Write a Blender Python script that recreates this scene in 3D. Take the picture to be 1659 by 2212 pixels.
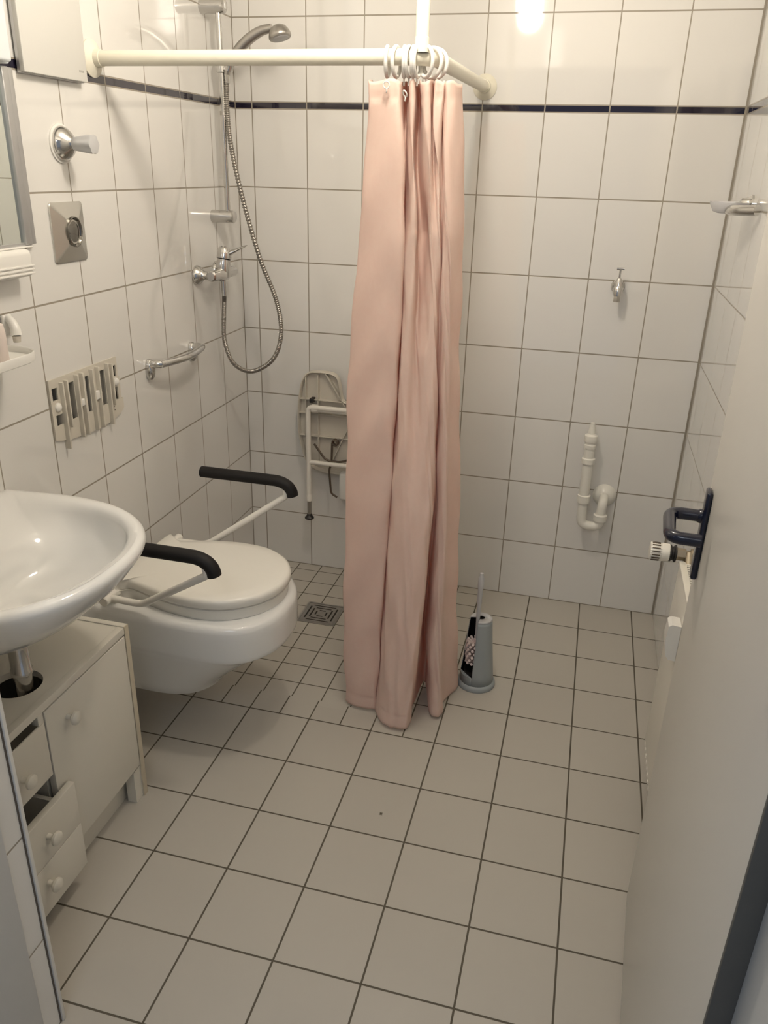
import bpy, bmesh, math, random
from mathutils import Vector, Matrix
random.seed(7)
C = bpy.context.scene.collection
for o in list(bpy.data.objects): bpy.data.objects.remove(o)

# ------------------------------------------------------------------ camera
cam = bpy.data.objects.new('camera', bpy.data.cameras.new('camera')); C.objects.link(cam)
fw = Vector((-0.22040701, 0.89014096, -0.39883559)).normalized()
rt = Vector((0.96750688, 0.25144928, 0.02652724)).normalized()
up = rt.cross(fw).normalized()
cam.matrix_world = Matrix(((rt.x, up.x, -fw.x, 1.28066), (rt.y, up.y, -fw.y, -2.84992), (rt.z, up.z, -fw.z, 1.56527), (0, 0, 0, 1)))
cam.data.sensor_fit = 'HORIZONTAL'; cam.data.sensor_width = 36.0
cam.data.lens = 36.0 * 1706.8 / 1659.0
cam.data.clip_start = 0.02
bpy.context.scene.camera = cam

# ------------------------------------------------------------------ world, light, exposure
sc = bpy.context.scene
w = bpy.data.worlds.new('world'); sc.world = w; w.use_nodes = True
w.node_tree.nodes['Background'].inputs[0].default_value = (0.72, 0.79, 0.92, 1)
w.node_tree.nodes['Background'].inputs[1].default_value = 0.32
LAMP_COLOR = (1.0, 0.90, 0.775, 1); LAMP_STRENGTH = 127.0
hall = bpy.data.lights.new('hall_fill', 'AREA'); hall.shape = 'RECTANGLE'; hall.size = 0.7; hall.size_y = 0.5  # added cool fill light overhead in the hallway, lifts floor and door
hall.energy = 8.0; hall.color = (0.88, 0.93, 1.0)
ho = bpy.data.objects.new('hall_fill', hall); C.objects.link(ho)
ho.location = (1.0, -3.35, 2.35); ho.rotation_euler = (math.radians(25), 0, 0)
sc.view_settings.view_transform = 'Standard'; sc.view_settings.look = 'None'
sc.view_settings.gamma = 1.0; sc.view_settings.use_curve_mapping = False
sc.view_settings.exposure = 0.0

# ------------------------------------------------------------------ mesh helpers
class MB:
    def __init__(s): s.v = []; s.f = []
    def add(s, vs, fs):
        n = len(s.v); s.v += [Vector(v) for v in vs]; s.f += [tuple(i + n for i in f) for f in fs]; return s
    def box(s, a, b, bev=0.0):
        x0, y0, z0 = [min(p, q) for p, q in zip(a, b)]; x1, y1, z1 = [max(p, q) for p, q in zip(a, b)]
        if bev <= 0:
            return s.add([(x0,y0,z0),(x1,y0,z0),(x1,y1,z0),(x0,y1,z0),(x0,y0,z1),(x1,y0,z1),(x1,y1,z1),(x0,y1,z1)],
                         [(0,3,2,1),(4,5,6,7),(0,1,5,4),(1,2,6,5),(2,3,7,6),(3,0,4,7)])
        bm = bmesh.new(); bmesh.ops.create_cube(bm, size=1)
        for v in bm.verts: v.co = Vector(((x0+x1)/2 + v.co.x*(x1-x0), (y0+y1)/2 + v.co.y*(y1-y0), (z0+z1)/2 + v.co.z*(z1-z0)))
        bmesh.ops.bevel(bm, geom=list(bm.edges), offset=min(bev, .49*min(x1-x0, y1-y0, z1-z0)), segments=3, profile=.5, affect='EDGES')
        return s.bm(bm)
    def bm(s, bm):
        bm.verts.index_update(); s.add([v.co.copy() for v in bm.verts], [[v.index for v in f.verts] for f in bm.faces]); bm.free(); return s
    def tube(s, pts, r, n=16, cap=True):
        pts = [Vector(p) for p in pts]; m = len(pts)
        rs = r if isinstance(r, (list, tuple)) else [r]*m
        t0 = (pts[1]-pts[0]).normalized(); ref = Vector((0,0,1)) if abs(t0.z) < .9 else Vector((1,0,0))
        nrm = t0.cross(ref).normalized(); vs = []
        for i, p in enumerate(pts):
            t = (pts[min(i+1,m-1)] - pts[max(i-1,0)]).normalized()
            nrm = (nrm - t*nrm.dot(t)).normalized(); b = t.cross(nrm)
            for k in range(n):
                a = 2*math.pi*k/n; vs.append(p + nrm*math.cos(a)*rs[i] + b*math.sin(a)*rs[i])
        fs = [(i*n+k, i*n+(k+1)%n, (i+1)*n+(k+1)%n, (i+1)*n+k) for i in range(m-1) for k in range(n)]
        if cap: fs += [tuple(range(n-1,-1,-1)), tuple((m-1)*n+k for k in range(n))]
        return s.add(vs, fs)
    def lathe(s, c, ax, prof, n=32):
        """prof: list of (distance along axis, radius)"""
        c = Vector(c); ax = Vector(ax).normalized(); ref = Vector((0,0,1)) if abs(ax.z) < .9 else Vector((1,0,0))
        u = ax.cross(ref).normalized(); v = ax.cross(u); vs = []
        for h, r in prof:
            for k in range(n):
                a = 2*math.pi*k/n; vs.append(c + ax*h + (u*math.cos(a) + v*math.sin(a))*max(r, 1e-5))
        m = len(prof); fs = [(i*n+k, i*n+(k+1)%n, (i+1)*n+(k+1)%n, (i+1)*n+k) for i in range(m-1) for k in range(n)]
        fs += [tuple(range(n-1,-1,-1)), tuple((m-1)*n+k for k in range(n))]
        return s.add(vs, fs)
    def loft(s, rings, cap0=True, cap1=True):
        n = len(rings[0]); m = len(rings); vs = [p for r in rings for p in r]
        fs = [(i*n+k, i*n+(k+1)%n, (i+1)*n+(k+1)%n, (i+1)*n+k) for i in range(m-1) for k in range(n)]
        if cap0: fs.append(tuple(range(n-1,-1,-1)))
        if cap1: fs.append(tuple((m-1)*n+k for k in range(n)))
        return s.add(vs, fs)
    def prism(s, poly, fn, t0, t1):
        """poly 2D, fn(u,v,t)->3D"""
        n = len(poly)
        vs = [fn(u, v, t0) for u, v in poly] + [fn(u, v, t1) for u, v in poly]
        return s.add(vs, [tuple(range(n-1,-1,-1)), tuple(range(n, 2*n))] + [(k, (k+1)%n, n+(k+1)%n, n+k) for k in range(n)])
    def torus(s, c, ax, R, r, n=32, m=10):
        c = Vector(c); ax = Vector(ax).normalized(); ref = Vector((0,0,1)) if abs(ax.z) < .9 else Vector((1,0,0))
        u = ax.cross(ref).normalized(); v = ax.cross(u); vs = []
        for i in range(n):
            a = 2*math.pi*i/n; d = u*math.cos(a) + v*math.sin(a)
            for k in range(m):
                b = 2*math.pi*k/m; vs.append(c + d*(R + r*math.cos(b)) + ax*r*math.sin(b))
        return s.add(vs, [(i*m+k, i*m+(k+1)%m, ((i+1)%n)*m+(k+1)%m, ((i+1)%n)*m+k) for i in range(n) for k in range(m)])
    def build(s, name, mat, parent=None, smooth=True, origin=None, sharp=40, sub=0):
        if parent is not None: org = world_loc(parent)
        else: org = Vector(origin) if origin is not None else Vector((0,0,0))
        me = bpy.data.meshes.new(name); me.from_pydata([tuple(v - org) for v in s.v], [], s.f); me.materials.append(mat)
        bm = bmesh.new(); bm.from_mesh(me); bmesh.ops.recalc_face_normals(bm, faces=bm.faces)
        for e in bm.edges:
            e.smooth = (e.calc_face_angle(0) < math.radians(sharp)) if len(e.link_faces) == 2 else True
        for f in bm.faces: f.smooth = smooth
        bm.to_mesh(me); bm.free()
        o = bpy.data.objects.new(name, me); C.objects.link(o)
        if parent is not None: o.parent = parent
        else: o.location = org
        if sub:
            md = o.modifiers.new('subdivision', 'SUBSURF'); md.levels = sub; md.render_levels = sub
        return o
def world_loc(o):
    v = Vector((0,0,0))
    while o is not None: v += Vector(o.location); o = o.parent
    return v
def thing(name, label, cat, loc, group=None):
    o = bpy.data.objects.new(name, None); C.objects.link(o); o.location = loc; o.empty_display_size = .05
    return tag(o, label, cat, group)
def tag(o, label, cat, group=None):
    o['label'] = label; o['category'] = cat
    if group: o['group'] = group
    return o
def struct(o, label=None):
    o['kind'] = 'structure'
    if label: o['label'] = label
    return o
def cr(pts, n=8, closed=False):
    """Catmull-Rom through points"""
    P = [Vector(p) for p in pts]; out = []; m = len(P)
    for i in range(m if closed else m-1):
        if closed: a, b, c, d = P[(i-1)%m], P[i], P[(i+1)%m], P[(i+2)%m]
        else: a, b, c, d = P[max(i-1,0)], P[i], P[i+1], P[min(i+2,m-1)]
        for k in range(n):
            t = k/n; out.append(.5*((2*b) + (c-a)*t + (2*a-5*b+4*c-d)*t*t + (3*b-a-3*c+d)*t**3))
    if not closed: out.append(P[-1])
    return out
def fillet(pts, r, n=6):
    P = [Vector(p) for p in pts]; out = [P[0]]
    for i in range(1, len(P)-1):
        a = (P[i-1]-P[i]); b = (P[i+1]-P[i]); q = min(r, a.length*.45, b.length*.45)
        s0 = P[i] + a.normalized()*q; s1 = P[i] + b.normalized()*q
        for k in range(n+1):
            t = k/n; out.append(s0*(1-t)**2 + P[i]*2*t*(1-t) + s1*t*t)
    out.append(P[-1]); return out

# ------------------------------------------------------------------ materials
def new_mat(name):
    m = bpy.data.materials.new(name); m.use_nodes = True; return m, m.node_tree, m.node_tree.nodes['Principled BSDF']
def simple(name, col, rough=.4, metal=0, coat=0, noise=0.0, nscale=30, bump=0.0, spec=.5):
    m, nt, b = new_mat(name)
    b.inputs['Base Color'].default_value = (*col, 1); b.inputs['Roughness'].default_value = rough
    b.inputs['Metallic'].default_value = metal; b.inputs['Coat Weight'].default_value = coat
    b.inputs['Specular IOR Level'].default_value = spec
    tc = nt.nodes.new('ShaderNodeTexCoord'); nz = nt.nodes.new('ShaderNodeTexNoise'); nz.inputs['Scale'].default_value = nscale
    nt.links.new(tc.outputs['Object'], nz.inputs['Vector'])
    mx = nt.nodes.new('ShaderNodeMix'); mx.data_type = 'RGBA'
    mx.inputs['A'].default_value = (*[c*(1-noise) for c in col], 1); mx.inputs['B'].default_value = (*[min(1, c*(1+noise)) for c in col], 1)
    nt.links.new(nz.outputs['Fac'], mx.inputs['Factor']); nt.links.new(mx.outputs['Result'], b.inputs['Base Color'])
    if bump:
        bp = nt.nodes.new('ShaderNodeBump'); bp.inputs['Strength'].default_value = bump; bp.inputs['Distance'].default_value = .002
        nt.links.new(nz.outputs['Fac'], bp.inputs['Height']); nt.links.new(bp.outputs['Normal'], b.inputs['Normal'])
    return m
class G:
    def __init__(s, nt): s.nt = nt
    def m(s, op, a, b=None, c=None, clamp=False):
        n = s.nt.nodes.new('ShaderNodeMath'); n.operation = op; n.use_clamp = clamp
        for i, v in enumerate((a, b, c)):
            if v is None: continue
            if isinstance(v, (int, float)): n.inputs[i].default_value = v
            else: s.nt.links.new(v, n.inputs[i])
        return n.outputs[0]
    def line(s, u, u0, p, half, soft):
        """0 on the joints, 1 on the tile"""
        f = s.m('FRACT', s.m('DIVIDE', s.m('SUBTRACT', u, u0), p))
        d = s.m('MULTIPLY', s.m('MINIMUM', f, s.m('SUBTRACT', 1.0, f)), p)
        return s.m('DIVIDE', s.m('SUBTRACT', d, half), soft, clamp=True)
    def single(s, u, u0, half, soft):
        d = s.m('ABSOLUTE', s.m('SUBTRACT', u, u0)); return s.m('DIVIDE', s.m('SUBTRACT', d, half), soft, clamp=True)
    def cell(s, u, u0, p): return s.m('FLOOR', s.m('DIVIDE', s.m('SUBTRACT', u, u0), p))
    def sel(s, mask, a, b):  # mask ? a : b
        return s.m('ADD', s.m('MULTIPLY', mask, a), s.m('MULTIPLY', s.m('SUBTRACT', 1.0, mask), b))
    def mixc(s, fac, a, b):
        n = s.nt.nodes.new('ShaderNodeMix'); n.data_type = 'RGBA'
        for k, v in (('Factor', fac), ('A', a), ('B', b)):
            if isinstance(v, tuple): n.inputs[k].default_value = (*v, 1)
            elif isinstance(v, (int, float)): n.inputs[k].default_value = v
            else: s.nt.links.new(v, n.inputs[k])
        return n.outputs['Result']
def tile_common(nt, b, g, pos, t, cu, cv, base, grout, tilt, var, wav, rough_t, rough_g, colour=None):
    cmb = nt.nodes.new('ShaderNodeCombineXYZ'); nt.links.new(cu, cmb.inputs[0]); nt.links.new(cv, cmb.inputs[1])
    wn = nt.nodes.new('ShaderNodeTexWhiteNoise'); wn.noise_dimensions = '3D'; nt.links.new(cmb.outputs[0], wn.inputs['Vector'])
    v = g.m('ADD', 1 - var, g.m('MULTIPLY', wn.outputs['Value'], 2*var))
    nz = nt.nodes.new('ShaderNodeTexNoise'); nz.inputs['Scale'].default_value = 2.2; nz.inputs['Detail'].default_value = 3; nt.links.new(pos, nz.inputs['Vector'])
    v = g.m('MULTIPLY', v, g.m('ADD', .975, g.m('MULTIPLY', nz.outputs['Fac'], .05)))
    sc_ = nt.nodes.new('ShaderNodeVectorMath'); sc_.operation = 'SCALE'
    if colour is None: sc_.inputs[0].default_value = base
    else: nt.links.new(colour, sc_.inputs[0])
    nt.links.new(v, sc_.inputs['Scale'])
    col = g.mixc(t, grout, sc_.outputs[0]); nt.links.new(col, b.inputs['Base Color'])
    nt.links.new(g.m('ADD', rough_g, g.m('MULTIPLY', t, rough_t - rough_g)), b.inputs['Roughness'])
    # each tile sits at its own slight tilt
    geo = nt.nodes.new('ShaderNodeNewGeometry')
    sub = nt.nodes.new('ShaderNodeVectorMath'); sub.operation = 'SUBTRACT'; nt.links.new(wn.outputs['Color'], sub.inputs[0]); sub.inputs[1].default_value = (.5,.5,.5)
    sm = nt.nodes.new('ShaderNodeVectorMath'); sm.operation = 'SCALE'; nt.links.new(sub.outputs[0], sm.inputs[0]); sm.inputs['Scale'].default_value = tilt
    ad = nt.nodes.new('ShaderNodeVectorMath'); ad.operation = 'ADD'; nt.links.new(geo.outputs['Normal'], ad.inputs[0]); nt.links.new(sm.outputs[0], ad.inputs[1])
    nm = nt.nodes.new('ShaderNodeVectorMath'); nm.operation = 'NORMALIZE'; nt.links.new(ad.outputs[0], nm.inputs[0])
    n2 = nt.nodes.new('ShaderNodeTexNoise'); n2.inputs['Scale'].default_value = 9; nt.links.new(pos, n2.inputs['Vector'])
    h = g.m('ADD', t, g.m('MULTIPLY', n2.outputs['Fac'], wav))
    bp = nt.nodes.new('ShaderNodeBump'); bp.inputs['Strength'].default_value = .35; bp.inputs['Distance'].default_value = .0015
    nt.links.new(h, bp.inputs['Height']); nt.links.new(nm.outputs[0], bp.inputs['Normal']); nt.links.new(bp.outputs['Normal'], b.inputs['Normal'])
TILE = (.74, .725, .69); GROUT = (.30, .265, .21)
def wall_mat(name, axis, sign, u0, ends, caulk=.0025):
    m, nt, b = new_mat(name); g = G(nt)
    geo = nt.nodes.new('ShaderNodeNewGeometry'); sp = nt.nodes.new('ShaderNodeSeparateXYZ'); nt.links.new(geo.outputs['Position'], sp.inputs[0])
    u = g.m('MULTIPLY', sp.outputs[axis], float(sign)); z = sp.outputs[2]
    S0, SH = 1.7424, .0205
    zz = g.m('SUBTRACT', z, g.m('MINIMUM', g.m('MAXIMUM', g.m('SUBTRACT', z, S0), 0.0), SH))
    tu = g.line(u, u0, .2, .0016, .0007); tz = g.line(zz, .2357, .2511, .0018, .0007)
    strip = g.m('MULTIPLY', g.m('GREATER_THAN', z, S0 + .0016), g.m('LESS_THAN', z, S0 + SH - .0016))
    tz = g.m('MAXIMUM', tz, strip)
    t = g.m('MINIMUM', tu, tz)
    for e, hw in ends: t = g.m('MINIMUM', t, g.single(u, e, hw, .001))
    t = g.m('MINIMUM', t, g.single(z, 0.0, .003, .001))
    colour = g.mixc(strip, TILE, (.012, .009, .022))
    tile_common(nt, b, g, geo.outputs['Position'], t, g.cell(u, u0, .2), g.m('ADD', g.cell(zz, .2357, .2511), strip), TILE, GROUT, .006, .012, .15, .05, .6, colour=colour)
    b.inputs['Specular IOR Level'].default_value = .65
    b.inputs['Coat Weight'].default_value = .6; b.inputs['Coat Roughness'].default_value = .03
    return m
def floor_mat():
    m, nt, b = new_mat('floor_tiles'); g = G(nt)
    geo = nt.nodes.new('ShaderNodeNewGeometry'); sp = nt.nodes.new('ShaderNodeSeparateXYZ'); nt.links.new(geo.outputs['Position'], sp.inputs[0])
    x, y = sp.outputs[0], sp.outputs[1]; B = .1969
    big = g.m('MINIMUM', g.line(x, .5983, B, .0019, .0007), g.line(y, -.9787, B, .0019, .0007))
    shx = g.m('ADD', g.m('MULTIPLY', g.m('GREATER_THAN', y, -.885), .0065), .3029)
    xs = g.m('SUBTRACT', x, shx)
    small_y = g.m('MINIMUM', g.line(y, -.050, .0953, .0016, .0007), 1.0)
    low = g.m('LESS_THAN', y, -.882)
    small_y = g.m('MAXIMUM', small_y, low)
    small = g.m('MINIMUM', g.line(xs, 0.0, B/2, .0016, .0007), small_y)
    small = g.m('MINIMUM', small, g.single(y, -.9787, .0019, .0007)); small = g.m('MINIMUM', small, g.single(x, .9921, .0019, .0007))
    wet = g.m('MULTIPLY', g.m('GREATER_THAN', y, -.9787), g.m('LESS_THAN', x, .9921))
    t = g.sel(wet, small, big)
    t = g.m('MINIMUM', t, g.m('MAXIMUM', g.single(x, .911, .0022, .003), g.single(y, -1.295, .0030, .003)))   # small chip in one tile
    cu = g.sel(wet, g.cell(xs, 0.0, B/2), g.m('ADD', g.cell(x, .5983, B), 40.0)); cv = g.sel(wet, g.cell(y, -.05, .0953), g.cell(y, -.9787, B))
    tile_common(nt, b, g, geo.outputs['Position'], t, cu, cv, FLOOR, (.10, .085, .06), .006, .02, .3, .38, .8)
    return m
FLOOR = (.475, .445, .39)
M_back = wall_mat('white_wall_tiles_back', 0, 1, .063, [(0.0, .0016), (1.663, .005)])
M_left = wall_mat('white_wall_tiles_left', 1, -1, .1981, [(0.0, .0016)])
M_right = wall_mat('white_wall_tiles_right', 1, -1, .11, [(0.0, .006)])
M_front = wall_mat('white_wall_tiles_front', 0, 1, .043, [(0.0, .003)])
M_reveal = wall_mat('white_wall_tiles_reveal', 1, -1, 1.9995, [])
M_floor = floor_mat()
M_plaster = simple('white_plaster', (.78, .76, .71), .8, noise=.02)
M_porc = simple('white_porcelain', (.76, .755, .73), .07, coat=.4, noise=.01, nscale=3)
M_wplastic = simple('white_plastic', (.76, .745, .70), .35, noise=.01)
M_seatpl = simple('toilet_seat_plastic', (.79, .765, .70), .22, noise=.01)
M_gplastic = simple('aged_white_plastic', (.60, .56, .48), .45, noise=.03)
M_cream = simple('cream_enamel_tube', (.80, .765, .64), .35, noise=.02)
M_whitetube = simple('white_enamel_tube', (.76, .73, .66), .3, noise=.02)
M_chrome = simple('chrome', (.62, .61, .59), .13, metal=1, noise=.05, nscale=8)
M_plate = simple('polished_plate', (.66, .65, .61), .27, metal=1, noise=.04)
M_hose = simple('hose_steel', (.33, .31, .28), .28, metal=1, noise=.06)
M_steel = simple('brushed_steel', (.46, .44, .41), .32, metal=1, noise=.08, nscale=60)
M_darkchrome = simple('dark_mirror_chrome', (.25, .24, .22), .06, metal=1, noise=.05)
M_black = simple('black_rubber', (.014, .012, .011), .45, noise=.1)
M_pad = simple('black_foam_pad', (.008, .0068, .0066), .6, spec=.3, noise=.1, nscale=120, bump=.2)
M_blue = simple('dark_blue_nylon', (.006, .008, .022), .2, coat=.15, noise=.05)
M_grout = simple('dark_grout', (.13, .11, .09), .8, noise=.1)
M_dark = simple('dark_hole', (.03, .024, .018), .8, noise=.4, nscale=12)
M_furn = simple('white_melamine', (.70, .67, .59), .42, noise=.02, nscale=6)
M_furnedge = simple('worn_melamine_edge', (.58, .52, .40), .5, noise=.12, nscale=40)
M_door = simple('white_painted_door', (.62, .60, .555), .32, noise=.015, nscale=4)
M_frame = simple('grey_white_steel_frame', (.56, .57, .57), .4, noise=.02)
M_seal = simple('dark_grey_seal', (.085, .085, .08), .55, noise=.1)
M_rad = simple('white_radiator_enamel', (.80, .77, .69), .3, noise=.01)
M_brass = simple('dull_nickel_brass', (.42, .36, .27), .4, metal=1, noise=.1)
M_brown = simple('brown_spring_steel', (.13, .10, .075), .4, metal=.6, noise=.2)
M_brush = simple('grey_plastic', (.33, .36, .365), .38, noise=.02)
M_brushlt = simple('light_grey_plastic', (.50, .50, .50), .35, noise=.02)
M_bristle = simple('pale_pink_bristles', (.72, .60, .56), .6, noise=.1)
M_alu = simple('aluminium_profile', (.52, .52, .52), .35, metal=.8, noise=.03)
M_panel = simple('cream_white_panel', (.63, .62, .58), .5, noise=.01)
M_cool = simple('cool_white_lacquer', (.74, .78, .80), .35, noise=.01)
M_mirror = simple('mirror_glass', (.80, .84, .80), .01, metal=1)
M_pipe = simple('white_pipe_plastic', (.77, .75, .68), .28, noise=.02)
M_soap = simple('pale_pink_bottle', (.72, .63, .58), .4, noise=.03)
M_grey = simple('faint_grey_print', (.42, .41, .38), .6)
def glass_mat():
    m, nt, b = new_mat('frosted_clear_plastic'); b.inputs['Base Color'].default_value = (.85, .85, .86, 1)
    b.inputs['Roughness'].default_value = .3; b.inputs['Transmission Weight'].default_value = .55; b.inputs['IOR'].default_value = 1.3
    return m
M_frost = glass_mat()
def emit():
    m = bpy.data.materials.new('opal_lamp_glass'); m.use_nodes = True; nt = m.node_tree; nt.nodes.clear()
    e = nt.nodes.new('ShaderNodeEmission'); e.inputs[0].default_value = LAMP_COLOR; e.inputs[1].default_value = LAMP_STRENGTH
    o = nt.nodes.new('ShaderNodeOutputMaterial'); nt.links.new(e.outputs[0], o.inputs[0]); return m
M_lamp = emit()
def curtain_mat():
    m, nt, b = new_mat('pink_curtain_fabric'); b.inputs['Roughness'].default_value = .75; b.inputs['Specular IOR Level'].default_value = .25
    b.inputs['Sheen Weight'].default_value = .15
    tc = nt.nodes.new('ShaderNodeTexCoord')
    mp = nt.nodes.new('ShaderNodeMapping'); mp.inputs['Scale'].default_value = (1, 1, .6); nt.links.new(tc.outputs['Object'], mp.inputs[0])
    nz = nt.nodes.new('ShaderNodeTexNoise'); nz.inputs['Scale'].default_value = 38; nz.inputs['Detail'].default_value = 3; nz.inputs['Distortion'].default_value = 1.6
    nt.links.new(mp.outputs[0], nz.inputs['Vector'])
    mx = nt.nodes.new('ShaderNodeMix'); mx.data_type = 'RGBA'
    mx.inputs['A'].default_value = (.86, .715, .61, 1); mx.inputs['B'].default_value = (.92, .79, .685, 1)
    nt.links.new(nz.outputs['Fac'], mx.inputs['Factor']); nt.links.new(mx.outputs['Result'], b.inputs['Base Color'])
    n3 = nt.nodes.new('ShaderNodeTexNoise'); n3.inputs['Scale'].default_value = 14; n3.inputs['Detail'].default_value = 4; nt.links.new(tc.outputs['Object'], n3.inputs['Vector'])
    bp = nt.nodes.new('ShaderNodeBump'); bp.inputs['Strength'].default_value = .35; bp.inputs['Distance'].default_value = .006
    nt.links.new(n3.outputs['Fac'], bp.inputs['Height']); nt.links.new(bp.outputs['Normal'], b.inputs['Normal'])
    tr = nt.nodes.new('ShaderNodeBsdfTranslucent'); tr.inputs[0].default_value = (.97, .48, .34, 1); nt.links.new(bp.outputs['Normal'], tr.inputs[1])
    ms = nt.nodes.new('ShaderNodeMixShader'); ms.inputs[0].default_value = .31
    out = nt.nodes['Material Output']; nt.links.new(b.outputs[0], ms.inputs[1]); nt.links.new(tr.outputs[0], ms.inputs[2]); nt.links.new(ms.outputs[0], out.inputs[0])
    return m
M_curtain = curtain_mat()

# ------------------------------------------------------------------ room shell
W = 1.663; FY = -1.995; H = 2.5
struct(MB().box((-.6, -4.2, -.08), (2.6, .1, 0)).build('floor', M_floor, smooth=False))
struct(MB().box((-.1, -2.4, H), (1.8, .1, H+.08)).build('ceiling', M_plaster, smooth=False))
struct(MB().box((-.1, 0, 0), (1.8, .1, H)).build('wall_back', M_back, smooth=False))
wl = MB()                                            # left wall with the open cistern hatch in it
hy0, hy1, hz0, hz1 = -1.1940, -.8930, .9350, 1.0580
wl.box((-.12, -2.4, 0), (0, hy0, H)); wl.box((-.12, hy1, 0), (0, 0, H))
wl.box((-.12, hy0, 0), (0, hy1, hz0)); wl.box((-.12, hy0, hz1), (0, hy1, H))
struct(wl.build('wall_left', M_left, smooth=False))
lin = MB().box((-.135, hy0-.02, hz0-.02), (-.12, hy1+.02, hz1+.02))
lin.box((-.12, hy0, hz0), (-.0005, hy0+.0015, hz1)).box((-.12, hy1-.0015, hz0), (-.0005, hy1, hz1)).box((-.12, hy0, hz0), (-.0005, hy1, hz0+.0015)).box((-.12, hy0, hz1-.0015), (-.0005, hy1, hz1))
struct(lin.build('trim_3', M_dark, smooth=False), 'dark sheets added inside the open cistern hatch to stand for its shade')  # hatch interior: shade put into the dark colour of these sheets
struct(MB().box((W, -2.4, 0), (W+.12, 0, H)).build('wall_right', M_right, smooth=False))
wf = MB(); wf.box((0, -2.35, 0), (.443, FY, H)); wf.box((1.565, -2.35, 0), (W, FY-.02, H)); wf.box((.443, -2.35, 2.08), (1.565, FY, H))
struct(wf.build('wall_front', M_reveal, smooth=False))
tr = MB().box((.4405, -2.000, .001), (.4475, -1.9925, 2.08), .001)
struct(tr.build('trim_1', M_wplastic), 'white corner strip where the doorway wall ends')
struct(MB().box((.4425, -2.0042, 0), (.4437, -2.0003, 2.08)).build('trim_6', M_grout, smooth=False), 'dark joint beside the white corner strip')
tr = MB().box((.441, -2.36, 0), (.4475, -2.047, 2.08), .002); tr.box((.30, -2.40, 0), (.4475, -2.36, 2.14), .002)
struct(tr.build('trim_2', M_frame), 'pale steel door frame lining beside the tiled doorway edge')
tr = MB().box((1.4805, -2.259, 0), (1.5035, -2.2535, 2.05), .0005)
struct(tr.build('trim_4', M_seal), 'dark grey seal strip on the hinge side of the doorway')
tr = MB().box((1.5035, -2.42, 0), (1.66, -2.252, 2.10), .002)
struct(tr.build('trim_5', M_frame), 'pale door frame on the hinge side')

# ------------------------------------------------------------------ door
e = Vector((-.0626, -.998, 0)).normalized(); nn = Vector((-.998, .0626, 0)).normalized(); D0 = Vector((1.536, -1.39, 0))
def D(s, n, z): return D0 + e*s + nn*n + Vector((0, 0, z))
def dbox(mb, s0, s1, n0, n1, z0, z1, bev=0):
    t = MB().box((s0, n0, z0), (s1, n1, z1), bev)
    return mb.add([D(v.x, v.y, v.z) for v in t.v], t.f)
door = bpy.data.objects.new('door_1', None); C.objects.link(door); door.location = (1.482, -2.25, 0); struct(door, 'white door leaf standing open against the radiator')
dbox(MB(), 0, .860, -.034, 0, .008, 2.02, .0008).build('door_leaf', M_door, door)
hp = dbox(MB(), .033, .068, 0, .011, .884, 1.056, .004).build('handle_plate', M_blue, door); hp['label'] = 'dark blue handle plate'
lev = MB()
lev.tube(fillet([D(.045, .008, 1.003), D(.045, .066, 1.003), D(.160, .066, 1.003), D(.160, .016, 1.003)], .03, 8), .0112, 18)
lev.lathe(D(.045, .009, 1.003), nn, [(0, .0135), (.006, .0130), (.008, .0112)])
lv = lev.build('lever_handle', M_blue, door); lv['label'] = 'dark blue U-shaped lever'

# ------------------------------------------------------------------ ceiling lamp (out of frame, seen in the tiles)
lt = thing('ceiling_lamp', 'round opal ceiling lamp over the middle of the room', 'lamp', (.87, -1.2, H))
MB().lathe((.87, -1.2, 2.375), (0, 0, 1), [(0, .045), (.012, .055), (.10, .058), (.125, .060)]).build('base', M_wplastic, lt)
MB().lathe((.87, -1.2, 2.137), (0, 0, 1), [(0, .001), (.004, .018), (.015, .036), (.035, .047), (.060, .050), (.20, .048), (.236, .042), (.238, .04)]).build('lamp_shade', M_lamp, lt)

# ------------------------------------------------------------------ curtain rail, post, flanges
rod = thing('curtain_rail', 'cream white L-shaped shower curtain rail fixed to two walls', 'curtain rail', (.868, -.85, 1.797))
R_ = .0172
MB().tube(fillet([(.003, -.85, 1.797), (.868, -.85, 1.798), (.868, -.003, 1.812)], .07, 12), R_, 24).build('rail_tube', M_cream, rod)
MB().lathe((0, -.85, 1.797), (1, 0, 0), [(0, .043), (.004, .043), (.010, .034), (.016, .021), (.030, .0195)]).build('wall_flange', M_cream, rod)
MB().lathe((.868, 0, 1.812), (0, -1, 0), [(0, .038), (.004, .038), (.012, .030), (.020, .021), (.032, .0195)]).build('wall_flange', M_cream, rod)
pm = MB().tube([(.842, -.85, 1.806), (.842, -.85, H)], .0155, 20); pm.lathe((.842, -.85, 1.806), (0, 0, 1), [(0, .0165), (.03, .0165), (.031, .0155)])
pm.build('ceiling_post', M_cream, rod)

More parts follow.
